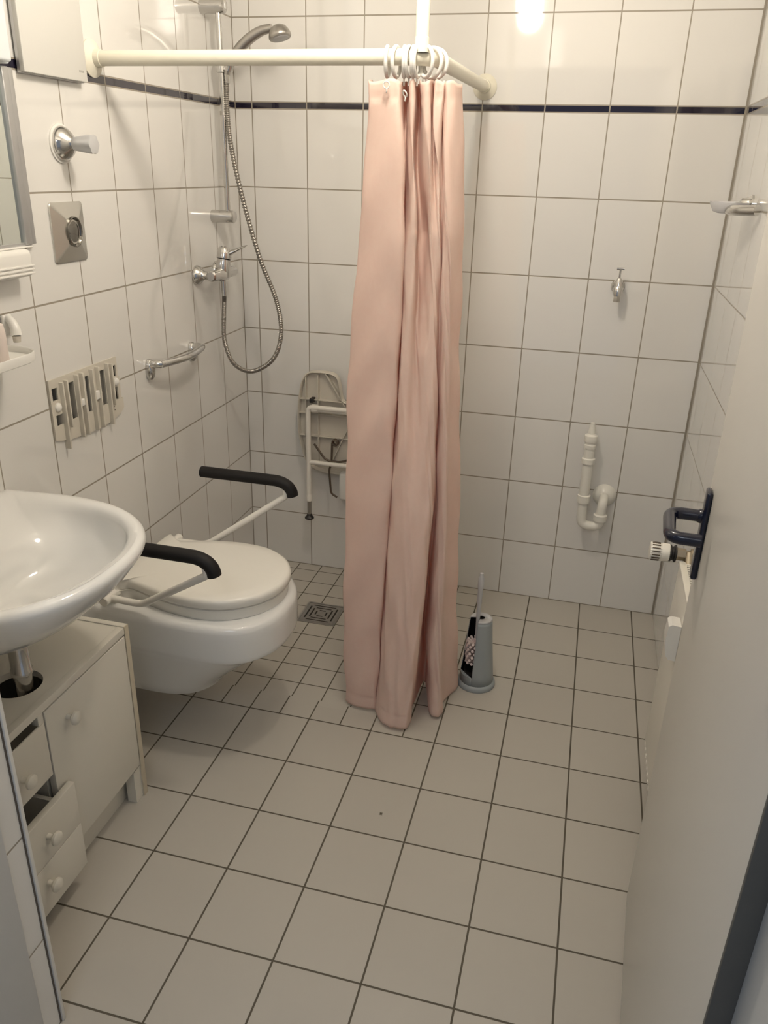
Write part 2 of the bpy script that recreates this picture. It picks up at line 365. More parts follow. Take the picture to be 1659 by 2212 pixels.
# curtain rings: each one hangs loose on the rail
def ring_mesh():
    mb = MB().torus((0, 0, 0), (1, 0, 0), .0300, .0045, 36, 10); mb.tube([(0, 0, -.033), (0, .002, -.041), (0, 0, -.049)], .0022, 8)
    return mb.build('curtain_ring', M_wplastic, origin=(0, 0, 0))
ring0 = ring_mesh()
ring_spots = [(.763, -.850, 6, 'leftmost white curtain ring on the rail, at the left edge of the bunch'), (.784, -.850, -5, 'white curtain ring second from the left on the rail'),
              (.803, -.850, 9, 'white curtain ring third from the left, just left of the ceiling post'), (.814, -.850, -3, 'white curtain ring fourth from the left, close beside the third'),
              (.824, -.850, 4, 'white curtain ring fifth from the left, near the foot of the post'), (.8335, -.850, -4, 'sixth white curtain ring, tight against the left side of the post'),
              (.853, -.846, 40, 'white curtain ring just right of the ceiling post, hooked round the bend'), (.862, -.828, 58, 'middle white curtain ring of the three on the bend of the rail'),
              (.867, -.812, 74, 'rightmost white curtain ring, furthest round the bend of the rail')]
for i, (x, y, a, lab) in enumerate(ring_spots):
    o = ring0 if i == 0 else ring0.copy()
    if i: C.objects.link(o)
    o.location = (x, y, 1.7885); o.rotation_euler = (0, 0, math.radians(a)); tag(o, lab, 'curtain ring', 'white curtain rings on the shower rail')

# ------------------------------------------------------------------ shower curtain
CUR = [
    (1.745, [(0.7258,-0.835), (0.7260,-0.860), (0.7710,-0.872), (0.8021,-0.866), (0.7988,-0.815), (0.8136,-0.850), (0.8301,-0.856), (0.8255,-0.800), (0.8444,-0.852), (0.8675,-0.860), (0.8664,-0.822), (0.8785,-0.856), (0.8935,-0.856), (0.8919,-0.825), (0.9012,-0.846), (0.9179,-0.838), (0.9303,-0.790), (0.9188,-0.720)]),
    (1.650, [(0.7233,-0.835), (0.7229,-0.862), (0.7731,-0.878), (0.8092,-0.872), (0.7990,-0.800), (0.8173,-0.850), (0.8344,-0.862), (0.8231,-0.775), (0.8483,-0.855), (0.8729,-0.868), (0.8688,-0.815), (0.8837,-0.862), (0.8967,-0.862), (0.8941,-0.825), (0.9046,-0.852), (0.9231,-0.846), (0.9389,-0.790), (0.9270,-0.710)]),
    (1.420, [(0.7065,-0.835), (0.7067,-0.865), (0.7666,-0.890), (0.8215,-0.888), (0.8113,-0.820), (0.8306,-0.878), (0.8524,-0.888), (0.8462,-0.812), (0.8609,-0.815), (0.8854,-0.872), (0.8957,-0.872), (0.9085,-0.868), (0.9087,-0.845), (0.9164,-0.868), (0.9274,-0.872), (0.9402,-0.862), (0.9525,-0.800), (0.9349,-0.700)]),
    (1.130, [(0.6870,-0.835), (0.6870,-0.865), (0.7581,-0.895), (0.8213,-0.893), (0.8134,-0.840), (0.8291,-0.885), (0.8508,-0.895), (0.8593,-0.868), (0.8813,-0.880), (0.9042,-0.886), (0.9186,-0.880), (0.9178,-0.845), (0.9282,-0.868), (0.9401,-0.880), (0.9498,-0.868), (0.9475,-0.835), (0.9625,-0.780), (0.9405,-0.680)]),
    (0.700, [(0.6769,-0.835), (0.6764,-0.865), (0.7457,-0.893), (0.8063,-0.890), (0.8015,-0.850), (0.8195,-0.895), (0.8519,-0.915), (0.8842,-0.920), (0.9095,-0.918), (0.9274,-0.905), (0.9327,-0.880), (0.9277,-0.835), (0.9409,-0.862), (0.9566,-0.876), (0.9680,-0.868), (0.9632,-0.820), (0.9813,-0.740), (0.9545,-0.640)]),
    (0.300, [(0.6776,-0.835), (0.6764,-0.865), (0.7416,-0.893), (0.7939,-0.890), (0.7917,-0.860), (0.8106,-0.905), (0.8407,-0.935), (0.8799,-0.948), (0.9074,-0.942), (0.9201,-0.925), (0.9074,-0.840), (0.9042,-0.750), (0.9350,-0.850), (0.9576,-0.872), (0.9752,-0.862), (0.9701,-0.805), (0.9982,-0.720), (0.9614,-0.620)]),
    (0.015, [(0.6816,-0.840), (0.6855,-0.878), (0.7403,-0.893), (0.7816,-0.890), (0.7832,-0.868), (0.7946,-0.905), (0.8163,-0.942), (0.8564,-0.962), (0.8872,-0.958), (0.9055,-0.925), (0.8967,-0.820), (0.9030,-0.700), (0.9483,-0.845), (0.9750,-0.868), (0.9891,-0.850), (0.9867,-0.790), (1.0114,-0.690), (0.9753,-0.600)]),
]
def lerp2(A, B_, t): return [((1-t)*a[0]+t*b[0], (1-t)*a[1]+t*b[1]) for a, b in zip(A, B_)]
def section(z):
    zs = [c[0] for c in CUR]
    if z >= zs[0]: P = CUR[0][1]
    elif z <= zs[-1]: P = CUR[-1][1]
    else:
        i = next(k for k in range(len(zs)-1) if zs[k+1] <= z <= zs[k]); t = (zs[i]-z)/(zs[i]-zs[i+1])
        n_ = len(CUR)
        a, b, c, d = CUR[max(i-1,0)][1], CUR[i][1], CUR[i+1][1], CUR[min(i+2,n_-1)][1]
        tt = t*t*(3-2*t); P = [tuple(b[k][j]*(1-t)+c[k][j]*t + 0*tt for j in (0, 1)) for k in range(len(b))]
    return cr([(x, y, z) for x, y in P], 7)
rows = []; NZ = 220; cb = 0.012; ct = 1.750
for i in range(NZ+1):
    z = cb + (ct-cb)*i/NZ; s_ = section(z); row = []
    for k, p in enumerate(s_):
        u = k/(len(s_)-1)
        q = p.copy()
        q.x += .0020*math.sin(9*z+u*41) + .0012*math.sin(23*z+u*17); q.y += .0025*math.sin(7*z+u*29+1.3) + .0015*math.sin(19*z-u*53)
        if z > 1.705: q.y += .0025*math.sin(u*95)          # gathered heading tape
        q.x += .0016*math.sin(31*z+3*math.sin(u*23)+u*60); q.y += .0030*math.sin(27*z+4*math.sin(u*31)+u*35)*math.sin(3.1*z+u*9)
        q.y += .0022*(math.exp(-((z-1.716)/.006)**2) + math.exp(-((z-.052)/.006)**2))   # stitching lines of heading and hem
        if z > 1.74: q.z += .003*math.sin(u*60)
        row.append(q)
    rows.append(row)
cm = MB(); n = len(rows[0])
cm.add([p for r in rows for p in r], [(i*n+k, i*n+k+1, (i+1)*n+k+1, (i+1)*n+k) for i in range(NZ) for k in range(n-1)])
cur = thing('shower_curtain', 'pale pink shower curtain gathered in folds and hanging to the floor', 'shower curtain', (.85, -.85, 0))
cc = cm.build('curtain_cloth', M_curtain, cur, sharp=180)
so = cc.modifiers.new('thickness', 'SOLIDIFY'); so.thickness = .0008
for x, y, z, a in ((.772, -.884, 1.738, (0, 1, .1)), (.812, -.868, 1.722, (.6, .6, .4))):
    MB().torus((x, y-.006, z), a, .0070, .0016, 20, 8).torus((x+.001, y-.006, z-.011), (1, .4, 0), .0040, .0013, 14, 6).build('curtain_glider', M_wplastic, cur)

# ------------------------------------------------------------------ left wall: panel, mirror, fittings
t = thing('wall_panel', 'cream white flat panel mounted high on the left wall beside the rail end', 'wall panel', (0, -1.02, 1.735))
MB().box((.004, -1.146, 1.736), (.014, -.913, 2.44)).build('back_tray', M_alu, t)
MB().box((.012, -1.148, 1.738), (.024, -.912, 2.445), .0015).build('front_panel', M_panel, t)
lg = MB()
for k in range(4): lg.box((.0242, -.944+.0052*k, 1.757), (.0246, -.9405+.0052*k, 1.762))
lg.build('maker_mark', M_grey, t, smooth=False)

t = thing('mirror', 'wall mirror in a grey aluminium frame above the washbasin', 'mirror', (0, -1.56, 1.38))
MB().box((.012, -1.93, 1.384), (.014, -1.215, 1.738)).build('mirror_glass', M_mirror, t, smooth=False)
fr = MB().box((.001, -1.197, 1.383), (.016, -1.178, 1.742), .002); fr.box((.001, -1.221, 1.383), (.022, -1.199, 1.742), .002)
fr.box((.001, -1.96, 1.383), (.020, -1.93, 1.742), .002); fr.box((.001, -1.94, 1.380), (.018, -1.199, 1.388), .001)
fr.build('mirror_frame', M_alu, t)
t = thing('wall_cabinet', 'cool white wall cabinet directly above the mirror', 'cabinet', (0, -1.5, 1.745))
MB().box((.001, -1.93, 1.746), (.030, -1.202, 2.30), .004).build('body', M_cool, t)
MB().box((.031, -1.93, 1.748), (.046, -1.213, 2.30), .006).build('cabinet_door', M_cool, t)
t = thing('mirror_console', 'white ribbed plastic console strip under the mirror', 'console', (0, -1.5, 1.31))
MB().box((.001, -1.93, 1.318), (.045, -1.236, 1.378), .012).build('housing', M_wplastic, t)
rb = MB()
for z in (1.326, 1.334, 1.342): rb.box((.040, -1.92, z-.0022), (.0475, -1.238, z+.0022), .001)
rb.build('rib', M_wplastic, t)
MB().box((.001, -1.93, 1.3785), (.030, -1.21, 1.3815), .001).build('top_ledge', M_wplastic, t)

t = thing('soap_tray', 'white plastic tray with a raised rim on the left wall above the washbasin', 'tray', (0, -1.5, 1.155))
poly = [(0, -1.335), (.06, -1.337), (.098, -1.350), (.118, -1.38), (.123, -1.43), (.123, -1.62), (.11, -1.68), (.06, -1.70), (0, -1.70)]
pp = [(p.x, p.y) for p in cr([(a, b, 0) for a, b in poly[1:-1]], 5)]; pp = [(0.001, -1.335)] + pp + [(0.001, -1.70)]
cx_, cy_ = .06, -1.5
def scl(P, k): return [(max(.001, cx_ + (x-cx_)*k), cy_ + (y-cy_)*(1-(1-k)*.35)) for x, y in P]
tm = MB().loft([[Vector((x, y, z)) for x, y in scl(pp, k)] for k, z in ((.94, 1.156), (.99, 1.158), (1, 1.163), (1, 1.176), (.985, 1.178), (.955, 1.176), (.95, 1.164), (.4, 1.163))])
tm.build('tray', M_wplastic, t)
t = thing('soap_bottle', 'pale pink soap bottle with grey cap standing on the white tray', 'bottle', (.07, -1.432, 1.1635))
MB().lathe((.07, -1.432, 1.164), (0, 0, 1), [(0, .021), (.004, .024), (.06, .024), (.078, .022), (.082, .014)]).build('bottle_body', M_soap, t)
MB().lathe((.07, -1.432, 1.2465), (0, 0, 1), [(0, .0155), (.024, .0145), (.027, .010)]).build('cap', M_brushlt, t)
t = thing('wall_hook', 'small white hooked plastic fitting on the wall between bottle and tray end', 'hook', (0, -1.32, 1.2))
h = MB().box((.001, -1.322, 1.196), (.010, -1.292, 1.240), .004); h.tube(cr([(.006, -1.308, 1.232), (.020, -1.312, 1.228), (.032, -1.316, 1.212), (.034, -1.318, 1.198)], 5), [.008+.0003*i for i in range(16)], 16)
h.build('hook', M_wplastic, t)
MB().lathe((.034, -1.318, 1.182), (0, 0, 1), [(0, .008), (.014, .0095)]).build('nozzle', M_gplastic, t)

t = thing('stop_valve', 'chrome wall valve with a grey knob below the cream panel', 'valve', (0, -1.018, 1.599))
MB().lathe((0, -1.018, 1.599), (1, 0, 0), [(0, .0445), (.0035, .0445), (.0045, .042)]).build('gasket', M_wplastic, t)
MB().lathe((0.0035, -1.018, 1.599), (1, 0, 0), [(0, .039), (.003, .0395), (.010, .037), (.020, .029), (.028, .018), (.034, .012), (.040, .010)]).build('rosette', M_chrome, t)
kn = MB(); rings = []
for h_, r_, am in ((.036, .012, 0), (.039, .0150, .04), (.060, .0180, .06), (.087, .0215, .07), (.091, .0205, .07), (.0925, .013, .05)):
    rings.append([Vector((h_, -1.018 + r_*(1+am*math.cos(6*a))*math.cos(a), 1.599 + r_*(1+am*math.cos(6*a))*math.sin(a))) for a in [2*math.pi*k/48 for k in range(48)]])
kn.loft(rings).build('knob', M_brushlt, t)

t = thing('flush_plate', 'rectangular chrome plate with an oval button on the left wall', 'flush plate', (0, -1.033, 1.398))
pl_ = []
def rrect(cy, cz, hw, hh, r, n=6):
    out = []
    for qx, qy, a0 in ((1,1,0),(-1,1,90),(-1,-1,180),(1,-1,270)):
        for k in range(n+1):
            a = math.radians(a0 + 90*k/n); out.append((cy + qx*(hw-r) + r*math.cos(a), cz + qy*(hh-r) + r*math.sin(a)))
    return out
def rr3(x, cy, cz, hw, hh, r): return [Vector((x, a, b)) for a, b in rrect(cy, cz, hw, hh, r)]
MB().loft([rr3(.0005, -1.033, 1.3985, .067, .0705, .010), rr3(.003, -1.033, 1.3985, .067, .0705, .010), rr3(.0045, -1.033, 1.3985, .065, .0685, .009), rr3(.016, -1.030, 1.4, .026, .032, .003)]).build('plate', M_plate, t, sharp=5)
bt = MB()
def oval(x, ry, rz): return [Vector((x, -1.030 + ry*math.cos(a), 1.400 + rz*math.sin(a))) for a in [2*math.pi*k/40 for k in range(40)]]
bt.loft([oval(.010, .030, .036), oval(.0205, .030, .036), oval(.0215, .028, .034), oval(.0205, .026, .032), oval(.0155, .023, .028), oval(.0175, .012, .015), oval(.018, .002, .003)]).build('flush_button', M_darkchrome, t)

# cistern hatch frame
t = thing('cistern_frame', 'open white plastic cistern inspection frame with ribs, cover missing, in the left wall', 'cistern frame', (0, -1.04, .885))
ybr = [-1.196, -1.187, -1.183, -1.166, -1.155, -1.133, -1.096, -1.086, -1.052, -1.046, -1.030, -1.022, -.990, -.984, -.956, -.946, -.918, -.900, -.893]
zbr = [.939, .967, .975, 1.005, 1.037, 1.0595]
holes = [(-1.187, -1.166, 1.005, 1.037), (-1.183, -1.155, .939, .967), (-1.133, -1.096, .939, 1.037), (-1.046, -1.030, .939, 1.037), (-.984, -.956, .939, 1.037), (-.918, -.900, 1.005, 1.037), (-.918, -.900, .939, .975)]
fm = MB()
for a, b in zip(ybr[:-1], ybr[1:]):
    for c, d in zip(zbr[:-1], zbr[1:]):
        my, mz = (a+b)/2, (c+d)/2
        if any(h0 < my < h1 and g0 < mz < g1 for h0, h1, g0, g1 in holes): continue
        fm.box((.0005, a, c), (.005, b, d))
bot = [(-1.196, .905), (-1.17, .897), (-1.12, .889), (-1.06, .884), (-1.0, .882), (-.94, .886), (-.90, .895), (-.878, .908)]
fm.prism(bot + [(-.878, .938), (-.893, .939), (-1.196, .939)], lambda u, v, x: Vector((x, u, v)), .0005, .005)
fm.box((.0005, -.8928, .9392), (.0048, -.886, 1.0))
fm.build('frame_plate', M_gplastic, t, smooth=False)
for y, z0, z1 in ((-1.1545, .872, 1.048), (-1.136, .925, 1.05), (-1.0905, .884, 1.053), (-1.068, .884, 1.053), (-1.024, .884, 1.053), (-.9965, .884, 1.053), (-.951, .879, 1.053), (-.932, .93, 1.048)):
    MB().box((-.02 if z0 < .93 else .004, y-.0028, z0), (.017, y+.0028, z1), .0012).build('rib', M_gplastic, t)
for y, za, zb in ((-1.079, .966, .985), (-1.0103, .966, .990)): MB().box((.004, y-.011, za), (.014, y+.011, zb), .002).build('clip', M_wplastic, t)
for y, z in ((-1.172, .987), (-.907, .990)): MB().lathe((.003, y, z), (1, 0, 0), [(0, .012), (.006, .011), (.010, .006)]).build('boss', M_wplastic, t)
for y, z in ((-1.142, .918), (-1.142, .906), (-.925, .924), (-.925, .913)): MB().lathe((.0048, y, z), (1, 0, 0), [(0, .0016), (.0006, .0016)], 10).build('screw_hole', M_dark, t)
for a_, b_ in (((-.07, -1.185, .945), (-.05, -1.085, 1.02)), ((-.05, -1.14, .945), (-.05, -1.09, .955)), ((-.06, -.99, .99), (-.045, -.95, .995))): MB().tube([a_, b_], .005).build('flush_linkage', M_brushlt, t)

# grab bar
t = thing('grab_bar', 'short curved chrome grab bar on the left wall above the toilet', 'grab bar', (0, -.58, .985))
for y in (-.722, -.447):
    b_ = MB(); rg = []
    for x, s_ in ((0, .95), (.004, 1), (.012, .96), (.018, .75), (.020, .4)): rg.append([Vector((x, y + .017*s_*math.cos(a), .984 + .033*s_*math.sin(a))) for a in [2*math.pi*k/32 for k in range(32)]])
    b_.loft(rg); b_.tube(cr([(.008, y, 1.000), (.030, y, 1.003), (.048, y + (.010 if y < -.6 else -.010), 1.003)], 5), .0125, 16)
    b_.build('bracket', M_chrome, t)
MB().tube(cr([(.044, -.722, 1.003), (.052, -.695, 1.003), (.060, -.640, 1.001), (.064, -.585, 1.0), (.060, -.530, 1.001), (.052, -.474, 1.003), (.044, -.447, 1.003)], 6), .0115, 18).build('bar', M_chrome, t)

# shower mixer
t = thing('shower_mixer', 'chrome single-lever shower mixer on the left wall', 'mixer tap', (0, -.295, 1.223))
for y in (-.369, -.222):
    MB().lathe((0, y, 1.223), (1, 0, 0), [(0, .031), (.003, .032), (.012, .029), (.024, .019), (.030, .014), (.062, .013)]).build('rosette', M_chrome, t)
b_ = MB(); b_.tube([(.060, -.385, 1.223), (.060, -.380, 1.223), (.060, -.33, 1.223), (.060, -.31, 1.223), (.060, -.28, 1.223), (.060, -.26, 1.223), (.060, -.21, 1.223), (.060, -.205, 1.223)], [.013, .0175, .0175, .024, .024, .0175, .0175, .013], 24)
b_.tube([(.060, -.295, 1.215), (.062, -.295, 1.235), (.064, -.294, 1.255), (.066, -.292, 1.270)], [.0265, .0265, .0245, .0215], 24)
b_.tube([(.060, -.290, 1.205), (.060, -.290, 1.178)], .0095, 16)
b_.build('body', M_chrome, t)
lv_ = MB(); lv_.tube([(.066, -.292, 1.269), (.066, -.291, 1.271), (.067, -.288, 1.288), (.068, -.285, 1.303), (.069, -.283, 1.309), (.069, -.283, 1.310)], [.020, .0245, .0245, .0215, .014, .004], 24)
for k_, (p0, p1) in enumerate([((.075, -.284, 1.286), (.140, -.262, 1.316))]):
    P0, P1 = Vector(p0), Vector(p1); d_ = (P1-P0).normalized(); sd = d_.cross(Vector((0, 0, 1))).normalized(); nu = sd.cross(d_)
    lv_.loft([[P0 + (P1-P0)*t_ + sd*(w_*math.cos(a)) + nu*(h_*math.sin(a)) for a in [2*math.pi*j/20 for j in range(20)]] for t_, w_, h_ in ((0, .019, .012), (.3, .017, .007), (.65, .014, .0042), (.92, .011, .003), (1, .004, .0012))])
lv_.build('lever', M_chrome, t)

# riser rail
t = thing('shower_rail', 'vertical chrome riser rail in the shower corner', 'shower rail', (0, -.220, 1.4))
MB().tube([(.057, -.222, 1.39), (.057, -.222, 2.01)], .0092, 18).build('rail', M_chrome, t)
for z in (1.401, 2.009): MB().lathe((0, -.222, z), (1, 0, 0), [(0, .0205), (.070, .0205), (.078, .0195), (.081, .016), (.082, .008)], 32).build('bracket', M_chrome, t)
sl = MB().lathe((.057, -.222, 1.828), (0, 0, 1), [(0, .012), (.002, .0155), (.036, .0155), (.038, .012)], 24); sl.tube([(.057, -.222, 1.846), (.080, -.220, 1.846)], .010, 16); sl.lathe((.080, -.220, 1.834), (.35, 0, 1), [(0, .0145), (.028, .0165)], 20)
sl.build('slider', M_chrome, t)
MB().lathe((.057, -.222, 1.708), (0, 0, 1), [(0, .0105), (.012, .0105)], 18).build('stop_ring', M_steel, t)

# hand shower
t = thing('hand_shower', 'chrome hand shower head in its holder on the riser rail', 'hand shower', (.072, -.218, 1.83))
hp_ = cr([(.074, -.218, 1.824), (.083, -.217, 1.852), (.112, -.214, 1.889), (.150, -.210, 1.922), (.190, -.206, 1.944), (.225, -.204, 1.952)], 6)
MB().tube(hp_, [.0095 + .0065*math.sin(math.pi*min(1, i/(len(hp_)-1)*.9)) for i in range(len(hp_))], 18).build('handle', M_steel, t)
ax = Vector((.277, -.10, -.955)).normalized(); hc_ = Vector((.250, -.204, 1.936))
MB().lathe(hc_, ax, [(-.026, .004), (-.024, .014), (-.018, .024), (-.008, .031), (.002, .035), (.008, .0355), (.012, .033), (.0125, .027)], 36).build('spray_head', M_steel, t)
MB().lathe(hc_ + ax*.0128, ax, [(0, .026), (.0015, .024)], 30).build('spray_face', M_brushlt, t)
HP = [(.073,-.215,1.826),(.071,-.221,1.734),(.083,-.227,1.612),(.122,-.234,1.445),(.176,-.24,1.271),(.233,-.246,1.137),(.25,-.253,1.028),(.22,-.259,.938),(.141,-.265,.888),(.074,-.271,.912),(.046,-.277,.993),(.052,-.284,1.083),(.060,-.29,1.150),(.060,-.290,1.178)]
hs = cr(HP, 72); rr_ = [.0068 + .0016*(1 if (i % 4) in (0, 1) else 0) for i in range(len(hs))]
t = thing('shower_hose', 'ribbed chrome shower hose looping from the mixer to the hand shower', 'shower hose', (.06, -.29, 1.17))
MB().tube(hs, rr_, 12).build('hose', M_hose, t, sharp=60)
MB().lathe((.060, -.290, 1.150), (0, 0, 1), [(0, .0085), (.022, .0092), (.028, .0092)], 20).build('coupling', M_chrome, t)
MB().lathe((.0735, -.216, 1.800), (0, 0, 1), [(0, .008), (.024, .0095)], 20).build('coupling', M_chrome, t)

# ------------------------------------------------------------------ folding shower seat on back wall
t = thing('shower_chair', 'folded-up white shower chair with tubular frame on the back wall behind the curtain', 'shower chair', (.46, 0, .34))
cx = .462
half = [(0, .742), (.035, .744), (.052, .758), (.060, .80), (.070, .838), (.095, .853), (.15, .855), (.190, .846), (.212, .81), (.222, .76), (.228, .70), (.228, .62), (.218, .56), (.200, .50), (.17, .465), (.11, .452), (0, .450)]
full = [(cx + u, v) for u, v in half] + [(cx - u, v) for u, v in reversed(half[1:-1])]
fp = [(p.x, p.z) for p in cr([(u, 0, v) for u, v in full], 4, True)]
def seat_ring(k, y): return [Vector((cx + (u-cx)*k, y, .655 + (v-.655)*k)) for u, v in fp]
MB().loft([seat_ring(.97, -.030), seat_ring(1, -.034), seat_ring(1, -.062), seat_ring(.985, -.064), seat_ring(.975, -.060), seat_ring(.965, -.044)], cap0=True, cap1=True).build('seat_shell', M_gplastic, t)
rbm = MB()
def rib(u0, v0, u1, v1):
    a, b = Vector((cx+u0, -.053, v0)), Vector((cx+u1, -.053, v1)); d = (b-a).normalized(); s_ = d.cross(Vector((0,1,0)))*.0016
    rbm.add([a-s_+Vector((0,-.009,0)), a+s_+Vector((0,-.009,0)), b+s_+Vector((0,-.009,0)), b-s_+Vector((0,-.009,0)), a-s_+Vector((0,.010,0)), a+s_+Vector((0,.010,0)), b+s_+Vector((0,.010,0)), b-s_+Vector((0,.010,0))],
            [(0,1,2,3),(4,7,6,5),(0,4,5,1),(1,5,6,2),(2,6,7,3),(3,7,4,0)])
for v, w_ in ((.745, .218), (.69, .224), (.60, .220)): rib(-w_, v, w_, v)
for u in (-.195, -.145): rib(u, .842, u, .48); rib(-u, .842, -u, .48)
rib(-.115, .850, -.03, .72); rib(.115, .850, .03, .72); rib(0, .70, -.09, .50); rib(0, .70, .09, .50)
rbm.build('stiffening_rib', M_gplastic, t, smooth=False)
ym = -.086
for sx in (-1, 1):
    X_ = cx + sx*.176
    MB().tube(fillet([(cx, ym, .722), (X_, ym, .722), (X_, ym, .352)], .020, 6), .0098, 18).build('frame_tube', M_whitetube, t)
    MB().lathe((X_, ym, .335), (0, 0, 1), [(0, .011), (.022, .0115), (.024, .0105), (.030, .0105)], 20).build('collar', M_whitetube, t)
    MB().tube([(X_, ym, .336), (X_, ym, .272)], .0078, 16).build('leg_extension', M_steel, t)
    MB().lathe((X_, ym, .258), (0, 0, 1), [(0, .0185), (.005, .0185), (.012, .011), (.020, .009)], 24).build('rubber_foot', M_black, t)
MB().tube([(cx-.176, ym, .500), (cx+.176, ym, .500)], .0088, 16).build('cross_tube', M_whitetube, t)
MB().tube([(cx-.165, -.078, .716), (cx+.165, -.078, .716)], .0135, 20).lathe((cx-.150, -.078, .716), (1, 0, 0), [(-.012, .016), (.012, .016)]).lathe((cx+.150, -.078, .716), (1, 0, 0), [(-.012, .016), (.012, .016)]).build('hinge_tube', M_whitetube, t)
for sx in (-1, 1):
    sp_ = MB()
    def q(u, v, y=-.080): return (cx + sx*u, y, v)
    sp_.tube(fillet([q(.155, .575), q(.108, .512), q(.050, .510), q(0, .53)], .02), .0042, 10)
    sp_.tube(fillet([q(.082, .585), q(.084, .500), q(.094, .475), q(.086, .375), q(.060, .362)], .02), .0042, 10)
    sp_.torus(q(.070, .588), (0, 1, 0), .0105, .0045, 20, 8).torus(q(.070, .588, -.072), (0, 1, 0), .0105, .0045, 20, 8)
    sp_.build('spring_rod', M_brown, t)
MB().box((cx-.058, -.072, .345), (cx+.058, -.002, .462), .012).build('wall_mount', M_wplastic, t)
for sx in (-1, 1): MB().box((cx+sx*.168-.008, -.074, .735), (cx+sx*.168+.008, -.002, .752), .003).build('wall_mount', M_black, t)

# ------------------------------------------------------------------ toilet
YT = -1.03
t = thing('toilet', 'white wall-hung toilet with closed lid and black-padded fold-down armrests', 'toilet', (0, YT, .2))
def outl(half, z, k=1.0, cx0=.28, yc=YT, sub=5):
    H_ = [(cx0 + (x-cx0)*k, d*k) for x, d in half]
    P = [(max(.001, x), yc + d, z) for x, d in H_] + [(max(.001, x), yc - d, z) for x, d in reversed(H_) if d > 1e-6]
    return P
def smooth_ring(half, z, k=1.0, cx0=.28, yc=YT, n=6):
    P = outl(half, z, k, cx0, yc)
    m = len(P); R = cr(P, n, True)
    for p in R: p.x = max(.001, p.x)
    return R
bowl = [(.0, .172), (.06, .180), (.15, .192), (.25, .198), (.35, .200), (.43, .196), (.49, .176), (.535, .128), (.560, .065), (.567, 0)]
low = [(.0, .138), (.06, .146), (.12, .150), (.19, .152), (.255, .146), (.305, .126), (.338, .090), (.354, .045), (.358, 0)]
bowl2 = [(.0, .172), (.06, .180), (.15, .192), (.25, .198), (.40, .198), (.49, .174), (.540, .118), (.562, .060), (.567, 0)]
rings = [smooth_ring(low, .157, .96), smooth_ring(low, .163, 1.0)]
for s_ in (.12, .3, .5, .7, .85, .93): rings.append(smooth_ring([((1-s_)*a[0]+s_*b[0], (1-s_)*a[1]+s_*b[1]) for a, b in zip(low, bowl2)], .163 + .160*(s_/.93)**.85, 1))
rings += [[Vector((p.x, p.y, z_)) for p in smooth_ring(bowl2, z_, k_)] for z_, k_ in ((.3265, .985), (.332, .997), (.342, 1.0), (.40, 1.0), (.418, .997), (.429, .985), (.436, .955), (.439, .90))]
MB().loft(rings).build('bowl', M_porc, t, sharp=35)
lid = [(.092, .148), (.112, .150), (.135, .137), (.165, .142), (.21, .157), (.27, .173), (.34, .182), (.41, .176), (.465, .153), (.514, .110), (.543, .056), (.552, 0)]
YL = -1.018
MB().loft([smooth_ring(lid, .437, .93, .30, YL), smooth_ring(lid, .440, .965, .30, YL), smooth_ring(lid, .462, .975, .30, YL), smooth_ring(lid, .470, .982, .30, YL), smooth_ring(lid, .473, .96, .30, YL), smooth_ring(lid, .4735, .5, .30, YL)]).build('seat_ring', M_seatpl, t, sharp=60)
MB().loft([smooth_ring(lid, .474, .96, .30, YL), smooth_ring(lid, .475, .985, .30, YL), smooth_ring(lid, .480, 1.0, .30, YL), smooth_ring(lid, .494, 1.0, .30, YL), smooth_ring(lid, .5005, .988, .30, YL), smooth_ring(lid, .504, .955, .30, YL), smooth_ring(lid, .506, .80, .30, YL), smooth_ring(lid, .5065, .4, .30, YL)]).build('lid', M_seatpl, t, sharp=60)
hb = MB().box((.03, YT-.155, .438), (.115, YT+.155, .462), .006); hb.tube([(.108, YT-.180, .466), (.108, YT+.180, .466)], .0105, 16)
hb.build('hinge_bar', M_seatpl, t)
for sg, nm in ((-1, 'near'), (1, 'far')):
    yo = YT - .005 + sg*.268; yi = YT + .008 + sg*.190
    arm = MB().tube(fillet([(.108, yi - sg*.004, .472), (.150, yi, .472), (.213, yi + sg*.003, .472), (.460, yo, .645), (.452, yo, .676)], .035, 8), .0098, 16)
    arm.lathe((.108, yi, .472), (0, sg, 0), [(-.028, .014), (.022, .014), (.024, .012)], 20)
    a_ = arm.build('armrest', M_seatpl, t); a_['label'] = 'white tube with black pad'
    pad = MB(); pth = cr([(.184, yo, .690), (.190, yo, .690), (.30, yo, .690), (.40, yo, .690), (.435, yo, .6885), (.460, yo, .679), (.474, yo, .663), (.478, yo, .647)], 6)
    rg = []
    for i, p in enumerate(pth):
        tt = (pth[min(i+1, len(pth)-1)] - pth[max(0, i-1)]).normalized(); side = Vector((0, 1, 0)); nrm = tt.cross(side)
        k = .55 if i == 0 else (.9 if i < 4 else 1.0)
        rg.append([p + side*(.0195*k*math.cos(a)) + nrm*(.0170*k*math.sin(a)*(1 if math.sin(a) > 0 else 1)) for a in [2*math.pi*j/24 for j in range(24)]])
    pad.loft(rg); pd = pad.build('arm_pad', M_pad, a_); pd['label'] = 'black foam arm pad'

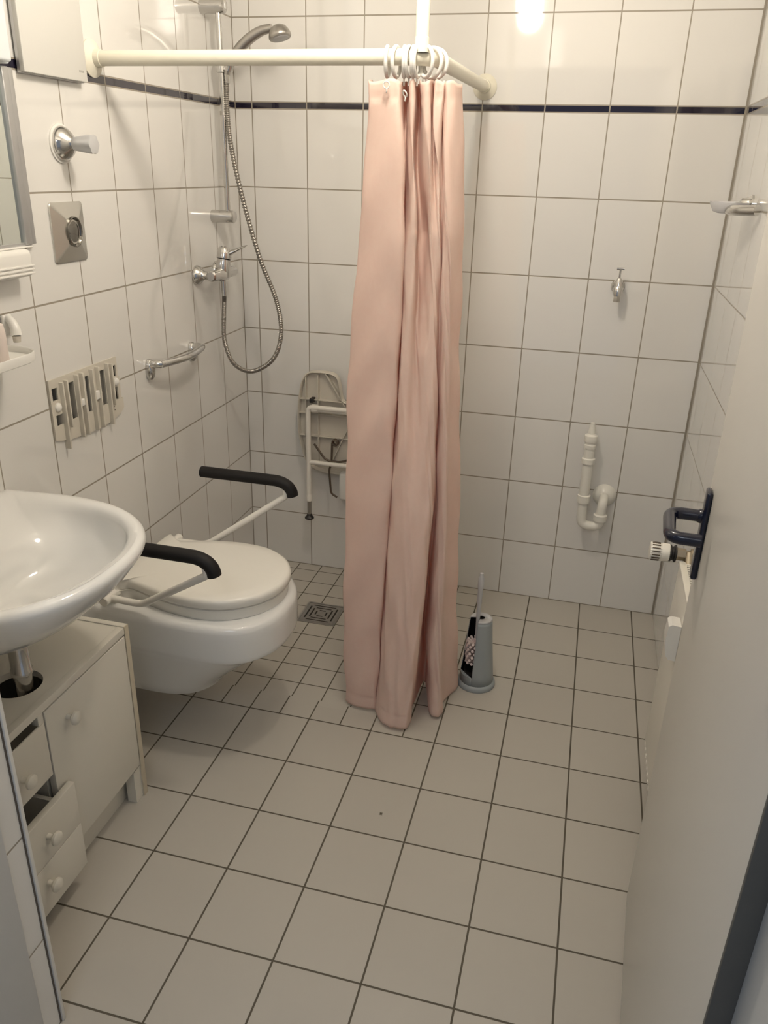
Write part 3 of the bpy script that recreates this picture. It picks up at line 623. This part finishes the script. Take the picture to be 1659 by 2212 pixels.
# ------------------------------------------------------------------ washbasin
YB = -1.662
t = thing('washbasin', 'white ceramic washbasin on the left wall', 'washbasin', (0, YB, .68))
def dsh(x1, hy, z, x0=.001, xc=.15, yc=YB, n_=2.35, taper=.955, N=64):
    """D-shaped outline: rounded front, straight sides running back to the wall"""
    pts = []
    for k in range(N+1):
        a = -math.pi/2 + math.pi*k/N; c, s_ = math.cos(a), math.sin(a)
        pts.append(Vector((xc + (x1-xc)*abs(c)**(2/n_), yc + hy*math.copysign(abs(s_)**(2/n_), s_), z)))
    m = 10
    top = [Vector((xc + (x0-xc)*j/m, yc + hy*(1-(1-taper)*(j/m)), z)) for j in range(1, m+1)]
    back = [Vector((x0, yc + hy*taper*(1-2*j/12), z)) for j in range(1, 12)]
    bot_ = [Vector((x0 + (xc-x0)*j/m, yc - hy*(taper + (1-taper)*(j/m)), z)) for j in range(0, m)]
    return pts + top + back + bot_
out = [(.20, .06, .655), (.24, .12, .662), (.31, .18, .690), (.375, .232, .730), (.425, .268, .775), (.453, .283, .810), (.462, .2875, .825), (.464, .2885, .834), (.461, .287, .841), (.454, .284, .8455), (.446, .280, .8475)]
rings = [dsh(x1, hy, z, xc=min(.15, x1*.5)) for x1, hy, z in out]
def inn(x1, x0, hy, z, n_=2.5):
    cxx = (x0+x1)/2; R = dsh(1, 1, 0); N_ = len(R); P = []
    src = dsh(.449, .283, 0)
    for p in src:                                        # map the outer outline on the inner oval
        a = math.atan2((p.y-YB)/.283, (p.x-.225)/.225)
        c, s_ = math.cos(a), math.sin(a); P.append(Vector((cxx + (x1-x0)/2*math.copysign(abs(c)**(2/n_), c), YB + hy*math.copysign(abs(s_)**(2/n_), s_), z)))
    return P
def rim(k, z, t):
    A = [Vector((.225 + (p.x-.225)*k, YB + (p.y-YB)*k, z)) for p in dsh(.464, .2885, 0)]
    Bi = inn(.404, .100, .238, z, 2.6)
    return [a.lerp(b_, t) for a, b_ in zip(A, Bi)]
rings += [rim(.935, .8478, 0), rim(.905, .8462, .04), rim(.88, .8425, .12), rim(.86, .836, .25), rim(.85, .826, .45), rim(.84, .811, .75)]
rings += [inn(.396, .132, .222, .782, 2.4), inn(.372, .145, .19, .745, 2.3), inn(.335, .158, .145, .722, 2.2), inn(.28, .18, .07, .712, 2), inn(.262, .2, .034, .709, 2), inn(.258, .206, .026, .700, 2)]
MB().loft(rings).build('basin', M_porc, t, sharp=70)
MB().lathe((.232, YB, .7005), (0, 0, 1), [(0, .026), (.006, .025), (.0085, .022), (.0088, .010)], 28).build('drain_ring', M_chrome, t)
dt = thing('basin_waste_pipe', 'chrome waste pipe under the washbasin going through the cabinet top', 'pipe', (.20, -1.672, .60))
MB().lathe((.203, -1.672, .50), (0, 0, 1), [(0, .019), (.055, .019), (.058, .023), (.066, .023), (.070, .0205), (.135, .0205), (.138, .026), (.148, .027), (.154, .027)], 28).build('tailpiece', M_chrome, dt)
MB().tube(fillet([(.203, -1.672, .52), (.203, -1.672, .46), (.10, -1.672, .45), (.002, -1.672, .45)], .03), .016, 16).build('trap_bend', M_chrome, dt)

# ------------------------------------------------------------------ vanity cabinet
CX = .282; y0, y1 = -1.965, -1.392; ZT = .528
t = thing('vanity_cabinet', 'worn white under-basin cabinet with open drawers', 'cabinet', (.14, -1.68, 0))
b_ = MB(); th = .016
b_.box((.004, y1-th, 0), (CX, y1, ZT), .001); b_.box((.004, y0, 0), (CX, y0+th, ZT), .001)
b_.box((.004, y0+th, .10), (CX-.02, y1-th, .115)); b_.box((.004, -1.722, .115), (CX-.022, -1.708, ZT-.02))
b_.box((.004, y0+th, .115), (.010, y1-th, ZT-.02))
b_.build('carcass', M_furn, t)
# top panel with the round pipe hole
hc, hr = (.185, -1.672), .052; tp = MB(); N = 48; oc = []
x0_, x1_, ya, yb = .004, CX-.001, y0+th, y1-th
for k in range(N):
    a = 2*math.pi*k/N; c, s_ = math.cos(a), math.sin(a)
    d = min(((x1_-hc[0])/c if c > 1e-6 else 9), ((x0_-hc[0])/c if c < -1e-6 else 9), ((yb-hc[1])/s_ if s_ > 1e-6 else 9), ((ya-hc[1])/s_ if s_ < -1e-6 else 9))
    oc.append((hc[0]+c*d, hc[1]+s_*d))
corn = []
vs = []
for z in (ZT-.003, ZT-.019):
    vs += [Vector((hc[0]+hr*math.cos(2*math.pi*k/N), hc[1]+hr*math.sin(2*math.pi*k/N), z)) for k in range(N)] + [Vector((x, y, z)) for x, y in oc]
fs = []
for k in range(N):
    j = (k+1) % N
    fs += [(k, j, N+j, N+k), (2*N+k, 3*N+k, 3*N+j, 2*N+j), (k, 2*N+k, 2*N+j, j), (N+k, N+j, 3*N+j, 3*N+k)]
tp.add(vs, fs)
def ccut(xa, ya_, sgx, sgy):   # fill the corners the fan leaves open
    near = [p for p in oc if True]
for (cx1, cy1) in ((x0_, ya), (x0_, yb), (x1_, ya), (x1_, yb)):
    a = math.atan2(cy1-hc[1], cx1-hc[0]) % (2*math.pi); k = int(a/(2*math.pi)*N) % N; j = (k+1) % N
    A, Bq = oc[k], oc[j]
    tp.add([(A[0], A[1], ZT-.003), (Bq[0], Bq[1], ZT-.003), (cx1, cy1, ZT-.003), (A[0], A[1], ZT-.019), (Bq[0], Bq[1], ZT-.019), (cx1, cy1, ZT-.019)], [(0, 1, 2), (3, 5, 4), (1, 4, 5, 2), (2, 5, 3, 0)])
tp.build('top_panel', M_furn, t, smooth=False)
MB().box((CX-.018, y0+th+.001, ZT-.020), (CX, y1-th-.001, ZT-.001), .001).build('top_rail', M_furn, t)
MB().box((CX-.055, y0+th, .0), (CX-.042, y1-th, .10)).build('plinth', M_furn, t)
MB().box((CX-.002, y1-th-.0005, .0), (CX+.0015, y1-.0002, ZT), .0005).build('front_edge', M_furnedge, t)
MB().box((CX-.03, y1-th-.030, 0), (CX-.004, y1-th, .10)).build('kick_block', M_furn, t)
def knob(mb, x, y, z): return mb.lathe((x, y, z), (1, 0, 0), [(0, .007), (.010, .006), (.014, .010), (.019, .0155), (.024, .0155), (.028, .011), (.029, .004)], 24)
dr = MB().box((CX-.016, -1.719, .108), (CX+.0005, y1-th-.003, ZT-.024), .0015).build('cabinet_door', M_furn, t)
knob(MB(), CX, -1.652, .445).build('knob', M_furn, dr)
# tilting flap, top left
f1 = MB().box((CX-.004, y0+th+.003, .345), (CX+.001, -1.724, .484), .0015).box((CX-.016, -1.741, .4845), (CX+.001, -1.7245, .509), .001).build('drawer', M_furn, t)
knob(MB(), CX+.001, -1.812, .406).build('knob', M_furn, f1)
f2 = MB().box((CX+.006, y0+th+.003, .182), (CX+.022, -1.690, .300), .0015)
f2.box((.06, y0+th+.012, .190), (CX+.006, y0+th+.022, .285)); f2.box((.06, -1.742, .190), (CX+.006, -1.732, .285)); f2.box((.06, y0+th+.012, .186), (CX+.006, -1.732, .190))
f2 = f2.build('drawer', M_furn, t); knob(MB(), CX+.022, -1.795, .243).build('knob', M_furn, f2)
f3 = MB().box((CX+.006, y0+th+.003, .058), (CX+.022, -1.690, .180), .0015)
f3.box((.06, y0+th+.012, .118), (CX+.006, y0+th+.022, .165)); f3.box((.06, -1.742, .118), (CX+.006, -1.732, .165)); f3 = f3.build('drawer', M_furn, t); knob(MB(), CX+.022, -1.818, .133).build('knob', M_furn, f3)

# ------------------------------------------------------------------ floor drain
t = thing('floor_drain', 'square slotted steel drain grate in the shower floor', 'floor drain', (.433, -.374, 0))
dx0, dx1, dy0, dy1 = .358, .506, -.448, -.300
MB().box((dx0, dy0, 0), (dx1, dy0+.008, .0022)).box((dx0, dy1-.008, 0), (dx1, dy1, .0022)).box((dx0, dy0+.008, 0), (dx0+.008, dy1-.008, .0022)).box((dx1-.008, dy0+.008, 0), (dx1, dy1-.008, .0022)).build('rim', M_steel, t, smooth=False)
MB().box((dx0+.0095, dy0+.0095, .0), (dx1-.0095, dy1-.0095, .0018)).build('grate', M_steel, t, smooth=False)
sl = MB(); cxd, cyd = (dx0+dx1)/2, (dy0+dy1)/2
for d, L in ((.052, .044), (.036, .030), (.020, .012)):
    for s_ in (-1, 1):
        sl.box((cxd-L, cyd+s_*d-.0026, .0017), (cxd+L, cyd+s_*d+.0026, .0021)); sl.box((cxd+s_*d-.0030, cyd-L, .0017), (cxd+s_*d+.0030, cyd+L, .0021))
sl.build('slots', M_dark, t, smooth=False)

# ------------------------------------------------------------------ toilet brush
bx, by = 1.066, -.640
t = thing('brush_holder', 'grey conical toilet brush holder with an open side, right of the curtain', 'brush holder', (bx, by, 0))
MB().lathe((bx, by, 0), (0, 0, 1), [(0, .062), (.004, .0635), (.012, .0625), (.018, .058), (.020, .050)], 48).build('base', M_brush, t)
# shell is a cone with a tall opening facing left and forward
rg = []; NA = 56; a0, a1 = math.radians(-100), math.radians(186)
vs = []; levels = [(.018, .0555), (.0475, .0535), (.0485, .0535), (.060, .0525), (.10, .0485), (.15, .044), (.20, .040), (.235, .0372), (.246, .036)]
for z, r in levels:
    op = 0 if z < .048 else 1
    for k in range(NA+1):
        full_a = a0 + (a1 - a0 + (1-op)*(2*math.pi-(a1-a0)))*k/NA
        vs.append(Vector((bx + r*math.cos(full_a), by + r*math.sin(full_a), z)))
m_ = NA+1
sh = MB().add(vs, [(i*m_+k, i*m_+k+1, (i+1)*m_+k+1, (i+1)*m_+k) for i in range(len(levels)-1) for k in range(NA)])
sh = sh.build('shell', M_brush, t); so = sh.modifiers.new('thickness', 'SOLIDIFY'); so.thickness = .0022
vs = []
for r, z in ((.0365, .246), (.034, .250), (.012, .251)):
    for k in range(NA+1):
        a = a0 + (a1-a0)*k/NA; vs.append(Vector((bx+r*math.cos(a), by+r*math.sin(a), z)))
tp_ = MB().add(vs, [(i*m_+k, i*m_+k+1, (i+1)*m_+k+1, (i+1)*m_+k) for i in range(2) for k in range(NA)]).build('top_collar', M_brushlt, t)
so = tp_.modifiers.new('thickness', 'SOLIDIFY'); so.thickness = .0025
MB().lathe((bx, by, .019), (0, 0, 1), [(0, .040), (.004, .042), (.035, .044)], 32).build('drip_cup', M_black, t)
vs = []
for z, r_ in ((.03, .0515), (.10, .0455), (.245, .0335)):
    for k in range(NA+1):
        a = a0 + .02 + (a1-a0-.04)*k/NA; vs.append(Vector((bx+r_*math.cos(a), by+r_*math.sin(a), z)))
MB().add(vs, [(i*m_+k, i*m_+k+1, (i+1)*m_+k+1, (i+1)*m_+k) for i in range(2) for k in range(NA)]).build('inner_shade', M_black, t)  # black surface added inside the shell, stands in for shade in the holder
t = thing('toilet_brush', 'toilet brush with long grey handle and pale bristles standing in the grey holder', 'toilet brush', (bx-.012, by-.010, .05))
bxx, byy = bx-.011, by-.012
hm = MB(); prof = [(.17, .0045), (.20, .005), (.26, .0065), (.30, .0072), (.308, .0085), (.325, .0075), (.335, .009), (.352, .0078), (.362, .0098), (.395, .0100), (.400, .007), (.412, .0055)]
hm.lathe((bxx+.001, byy+.006, 0), (0, 0, 1), prof, 20)
hm.build('handle', M_brushlt, t)
br = MB().lathe((bxx, byy, .085), (0, 0, 1), [(0, .006), (.09, .006)], 12)
for i_, z_ in enumerate([.082 + .0125*i for i in range(7)]):
    for k in range(11):
        a = 2*math.pi*(k + .5*(i_ % 2))/11; rr = .031 - .06*abs(z_-.12)
        d = Vector((math.cos(a), math.sin(a), .42)); c0 = Vector((bxx, byy, z_))
        br.tube([c0 + d*.005, c0 + d*rr*.6, c0 + d*rr], [.0024, .0040, .0050], 7)
br.build('bristles', M_bristle, t)

# ------------------------------------------------------------------ back wall tap and waste trap
t = thing('washing_machine_tap', 'small chrome appliance tap high on the right of the back wall', 'tap', (1.362, 0, 1.222))
b_ = MB().lathe((1.362, 0, 1.223), (0, -1, 0), [(0, .0225), (.003, .023), (.010, .019), (.016, .012), (.055, .011)], 32)
b_.tube([(1.362, -.050, 1.232), (1.362, -.052, 1.222), (1.362, -.058, 1.205), (1.362, -.060, 1.196)], [.012, .0155, .0145, .011], 20)
b_.tube([(1.362, -.052, 1.228), (1.362, -.052, 1.246), (1.362, -.052, 1.254)], [.0135, .010, .007], 20)
b_.build('body', M_chrome, t)
MB().lathe((1.362, -.060, 1.180), (0, 0, 1), [(0, .0125), (.016, .0125), (.018, .011)], 6).build('hose_nut', M_steel, t)
MB().tube([(1.362, -.052, 1.252), (1.362, -.052, 1.288)], .0035, 12).tube([(1.350, -.052, 1.284), (1.374, -.052, 1.284)], .0040, 12).build('toggle', M_chrome, t)

t = thing('waste_trap', 'white plastic appliance waste trap low on the back wall', 'waste trap', (1.38, 0, .36))
yp = -.072
MB().lathe((1.341, yp, .640), (0, 0, 1), [(0, .0175), (.030, .0175), (.031, .0205), (.044, .0205), (.046, .0185), (.054, .0185), (.056, .0225), (.072, .0235), (.078, .0220), (.084, .013), (.100, .011), (.124, .0075)], 28).build('hose_nozzle', M_pipe, t)
MB().tube([(1.343, yp, .462), (1.342, yp, .66)], .0182, 24).lathe((1.342, yp, .612), (0, 0, 1), [(0, .019), (.002, .0235), (.020, .0235), (.023, .020)], 28).build('standpipe', M_pipe, t)
ub = MB().tube(fillet([(1.344, yp, .485), (1.345, yp, .372), (1.411, yp, .372), (1.411, yp, .425)], .07, 14), .0172, 24)
ub.lathe((1.344, yp, .462), (0, 0, 1), [(0, .0225), (.028, .0235), (.030, .019)], 28); ub.lathe((1.411, yp, .398), (0, 0, 1), [(0, .0235), (.022, .0245), (.026, .020)], 28)
ub.build('u_bend', M_pipe, t)
MB().tube(fillet([(1.411, yp, .410), (1.414, yp, .474), (1.418, -.004, .474)], .035, 10), .0172, 24).build('outlet_elbow', M_pipe, t)
MB().lathe((1.418, 0, .472), (0, -1, 0), [(0, .042), (.003, .043), (.010, .040), (.020, .032), (.027, .024), (.030, .019)], 40).build('rosette', M_pipe, t)

# ------------------------------------------------------------------ soap dish on the right wall
t = thing('soap_dish', 'clear oval soap dish in a chrome holder on the right wall', 'soap dish', (W, -.46, 1.49))
MB().lathe((W, -.43, 1.503), (-1, 0, 0), [(0, .024), (.006, .024), (.010, .019), (.016, .016), (.030, .015)], 28).build('wall_mount', M_chrome, t)
hh = MB().tube(cr([(1.630, -.45, 1.496), (1.600, -.485, 1.492), (1.607, -.545, 1.491), (1.650, -.60, 1.494)], 6), .013, 18); hh.tube([(1.655, -.43, 1.500), (1.622, -.43, 1.498), (1.600, -.46, 1.494)], .008, 14)
hh.build('holder_arm', M_chrome, t)
dm = MB()
def ell(k, z): return [Vector((1.602 + .048*k*math.cos(a), -.46 + .068*k*math.sin(a), z)) for a in [2*math.pi*j/40 for j in range(40)]]
dm.loft([ell(.55, 1.480), ell(.80, 1.484), ell(1.0, 1.502), ell(1.02, 1.508), ell(.97, 1.508), ell(.78, 1.490), ell(.4, 1.486)]).build('dish', M_frost, t)

# ------------------------------------------------------------------ radiator
t = thing('radiator', 'white panel radiator with slotted top on the right wall behind the door', 'radiator', (1.62, -1.3, .10))
rx0, rx1, ry0, ry1, rz0, rz1 = 1.582, 1.655, -1.78, -.912, .10, .664
MB().box((rx0, ry0, rz0), (rx0+.008, ry1, rz1-.004), .003).box((rx1-.008, ry0, rz0), (rx1, ry1, rz1-.004), .003).build('panel', M_rad, t)
for y in (ry1-.004, ry0+.001): MB().box((rx0+.008, y, rz0+.01), (rx1-.008, y+.003, rz1-.006)).build('side_cover', M_rad, t, smooth=False)
gm = MB().box((rx0-.001, ry0, rz1-.006), (rx0+.016, ry1+.001, rz1+.002), .002).box((rx1-.014, ry0, rz1-.006), (rx1+.001, ry1+.001, rz1+.002), .002)
gm.box((rx0+.01, ry1-.016, rz1-.005), (rx1-.01, ry1+.001, rz1+.001), .001)
yy = ry1 - .026
while yy > ry0: gm.box((rx0+.012, yy, rz1-.005), (rx1-.012, yy+.006, rz1+.001)); yy -= .0125
gm.build('top_grille', M_rad, t)
MB().box((rx0+.012, ry0+.01, rz1-.05), (rx1-.012, ry1-.018, rz1-.03)).build('convector', M_seal, t, smooth=False)
bb = MB(); yy = ry1 - .02
while yy > ry0: bb.box((rx0-.0015, yy-.011, rz0-.001), (rx0+.004, yy, rz0+.008), .001); yy -= .026
bb.build('bottom_seam', M_rad, t)
vy, vz = -.892, .676
MB().tube([(1.628, vy, vz), (1.570, vy, vz)], .0115, 16).tube([(1.606, vy, vz+.004), (1.606, vy-.02, vz-.02)], .014, 16).lathe((1.596, vy, vz), (-1, 0, 0), [(0, .016), (.022, .016)], 6).lathe((1.628, vy, vz), (-1, 0, 0), [(0, .018), (.020, .018)], 20).tube([(1.606, vy, vz), (W-.001, vy, vz)], .009, 14).build('valve_body', M_brass, t)
MB().lathe((1.574, vy, vz), (-1, 0, 0), [(0, .017), (.002, .0225), (.006, .0225), (.008, .018), (.012, .018), (.014, .022), (.017, .022), (.018, .018)], 24).build('locking_collar', M_black, t)
hd = MB().lathe((1.557, vy, vz), (-1, 0, 0), [(0, .020), (.002, .0232), (.018, .0240), (.0205, .0232)], 36)
rg = []
for h_, r_ in ((.0205, .0225), (.046, .0235), (.049, .022), (.050, .016)):
    rg.append([Vector((1.557-h_, vy + r_*(1-.055*(k % 2))*math.cos(2*math.pi*(k//2*2+(k%2)*1.0)/48), vz + r_*(1-.055*(k % 2))*math.sin(2*math.pi*(k//2*2+(k%2)*1.0)/48))) for k in range(48)])
hd.loft(rg).build('thermostat_head', M_rad, t)
slt = MB()
for k in range(16):
    a = 2*math.pi*k/16; c, s_ = math.cos(a), math.sin(a); r_ = .0232
    p = Vector((1.518, vy + r_*c, vz + r_*s_)); u = Vector((0, -s_, c))*.0012; o_ = Vector((0, c, s_))*.0012
    slt.add([p-u-o_+Vector((-.006,0,0)), p+u-o_+Vector((-.006,0,0)), p+u-o_+Vector((.014,0,0)), p-u-o_+Vector((.014,0,0)), p-u+o_+Vector((-.006,0,0)), p+u+o_+Vector((-.006,0,0)), p+u+o_+Vector((.014,0,0)), p-u+o_+Vector((.014,0,0))], [(0,1,2,3),(4,7,6,5),(0,4,5,1),(1,5,6,2),(2,6,7,3),(3,7,4,0)])
slt.build('head_slots', M_brown, t, smooth=False)
am = MB(); prof = [(1.581, .598), (1.560, .600), (1.553, .594), (1.551, .560), (1.557, .515), (1.565, .505), (1.581, .503)]
am.prism(prof, lambda u, v, y: Vector((u, y, v)), -1.130, -1.086).build('heat_meter', M_wplastic, t, sharp=25)
MB().lathe((1.5570, -1.0855, .588), (0, 1, 0), [(0, .0035), (.0008, .0035)], 12).build('meter_seal', M_dark, t)
for y in (-1.1, -1.6): MB().box((rx1, y-.015, .45), (W-.001, y+.015, .60)).build('wall_bracket', M_rad, t, smooth=False)
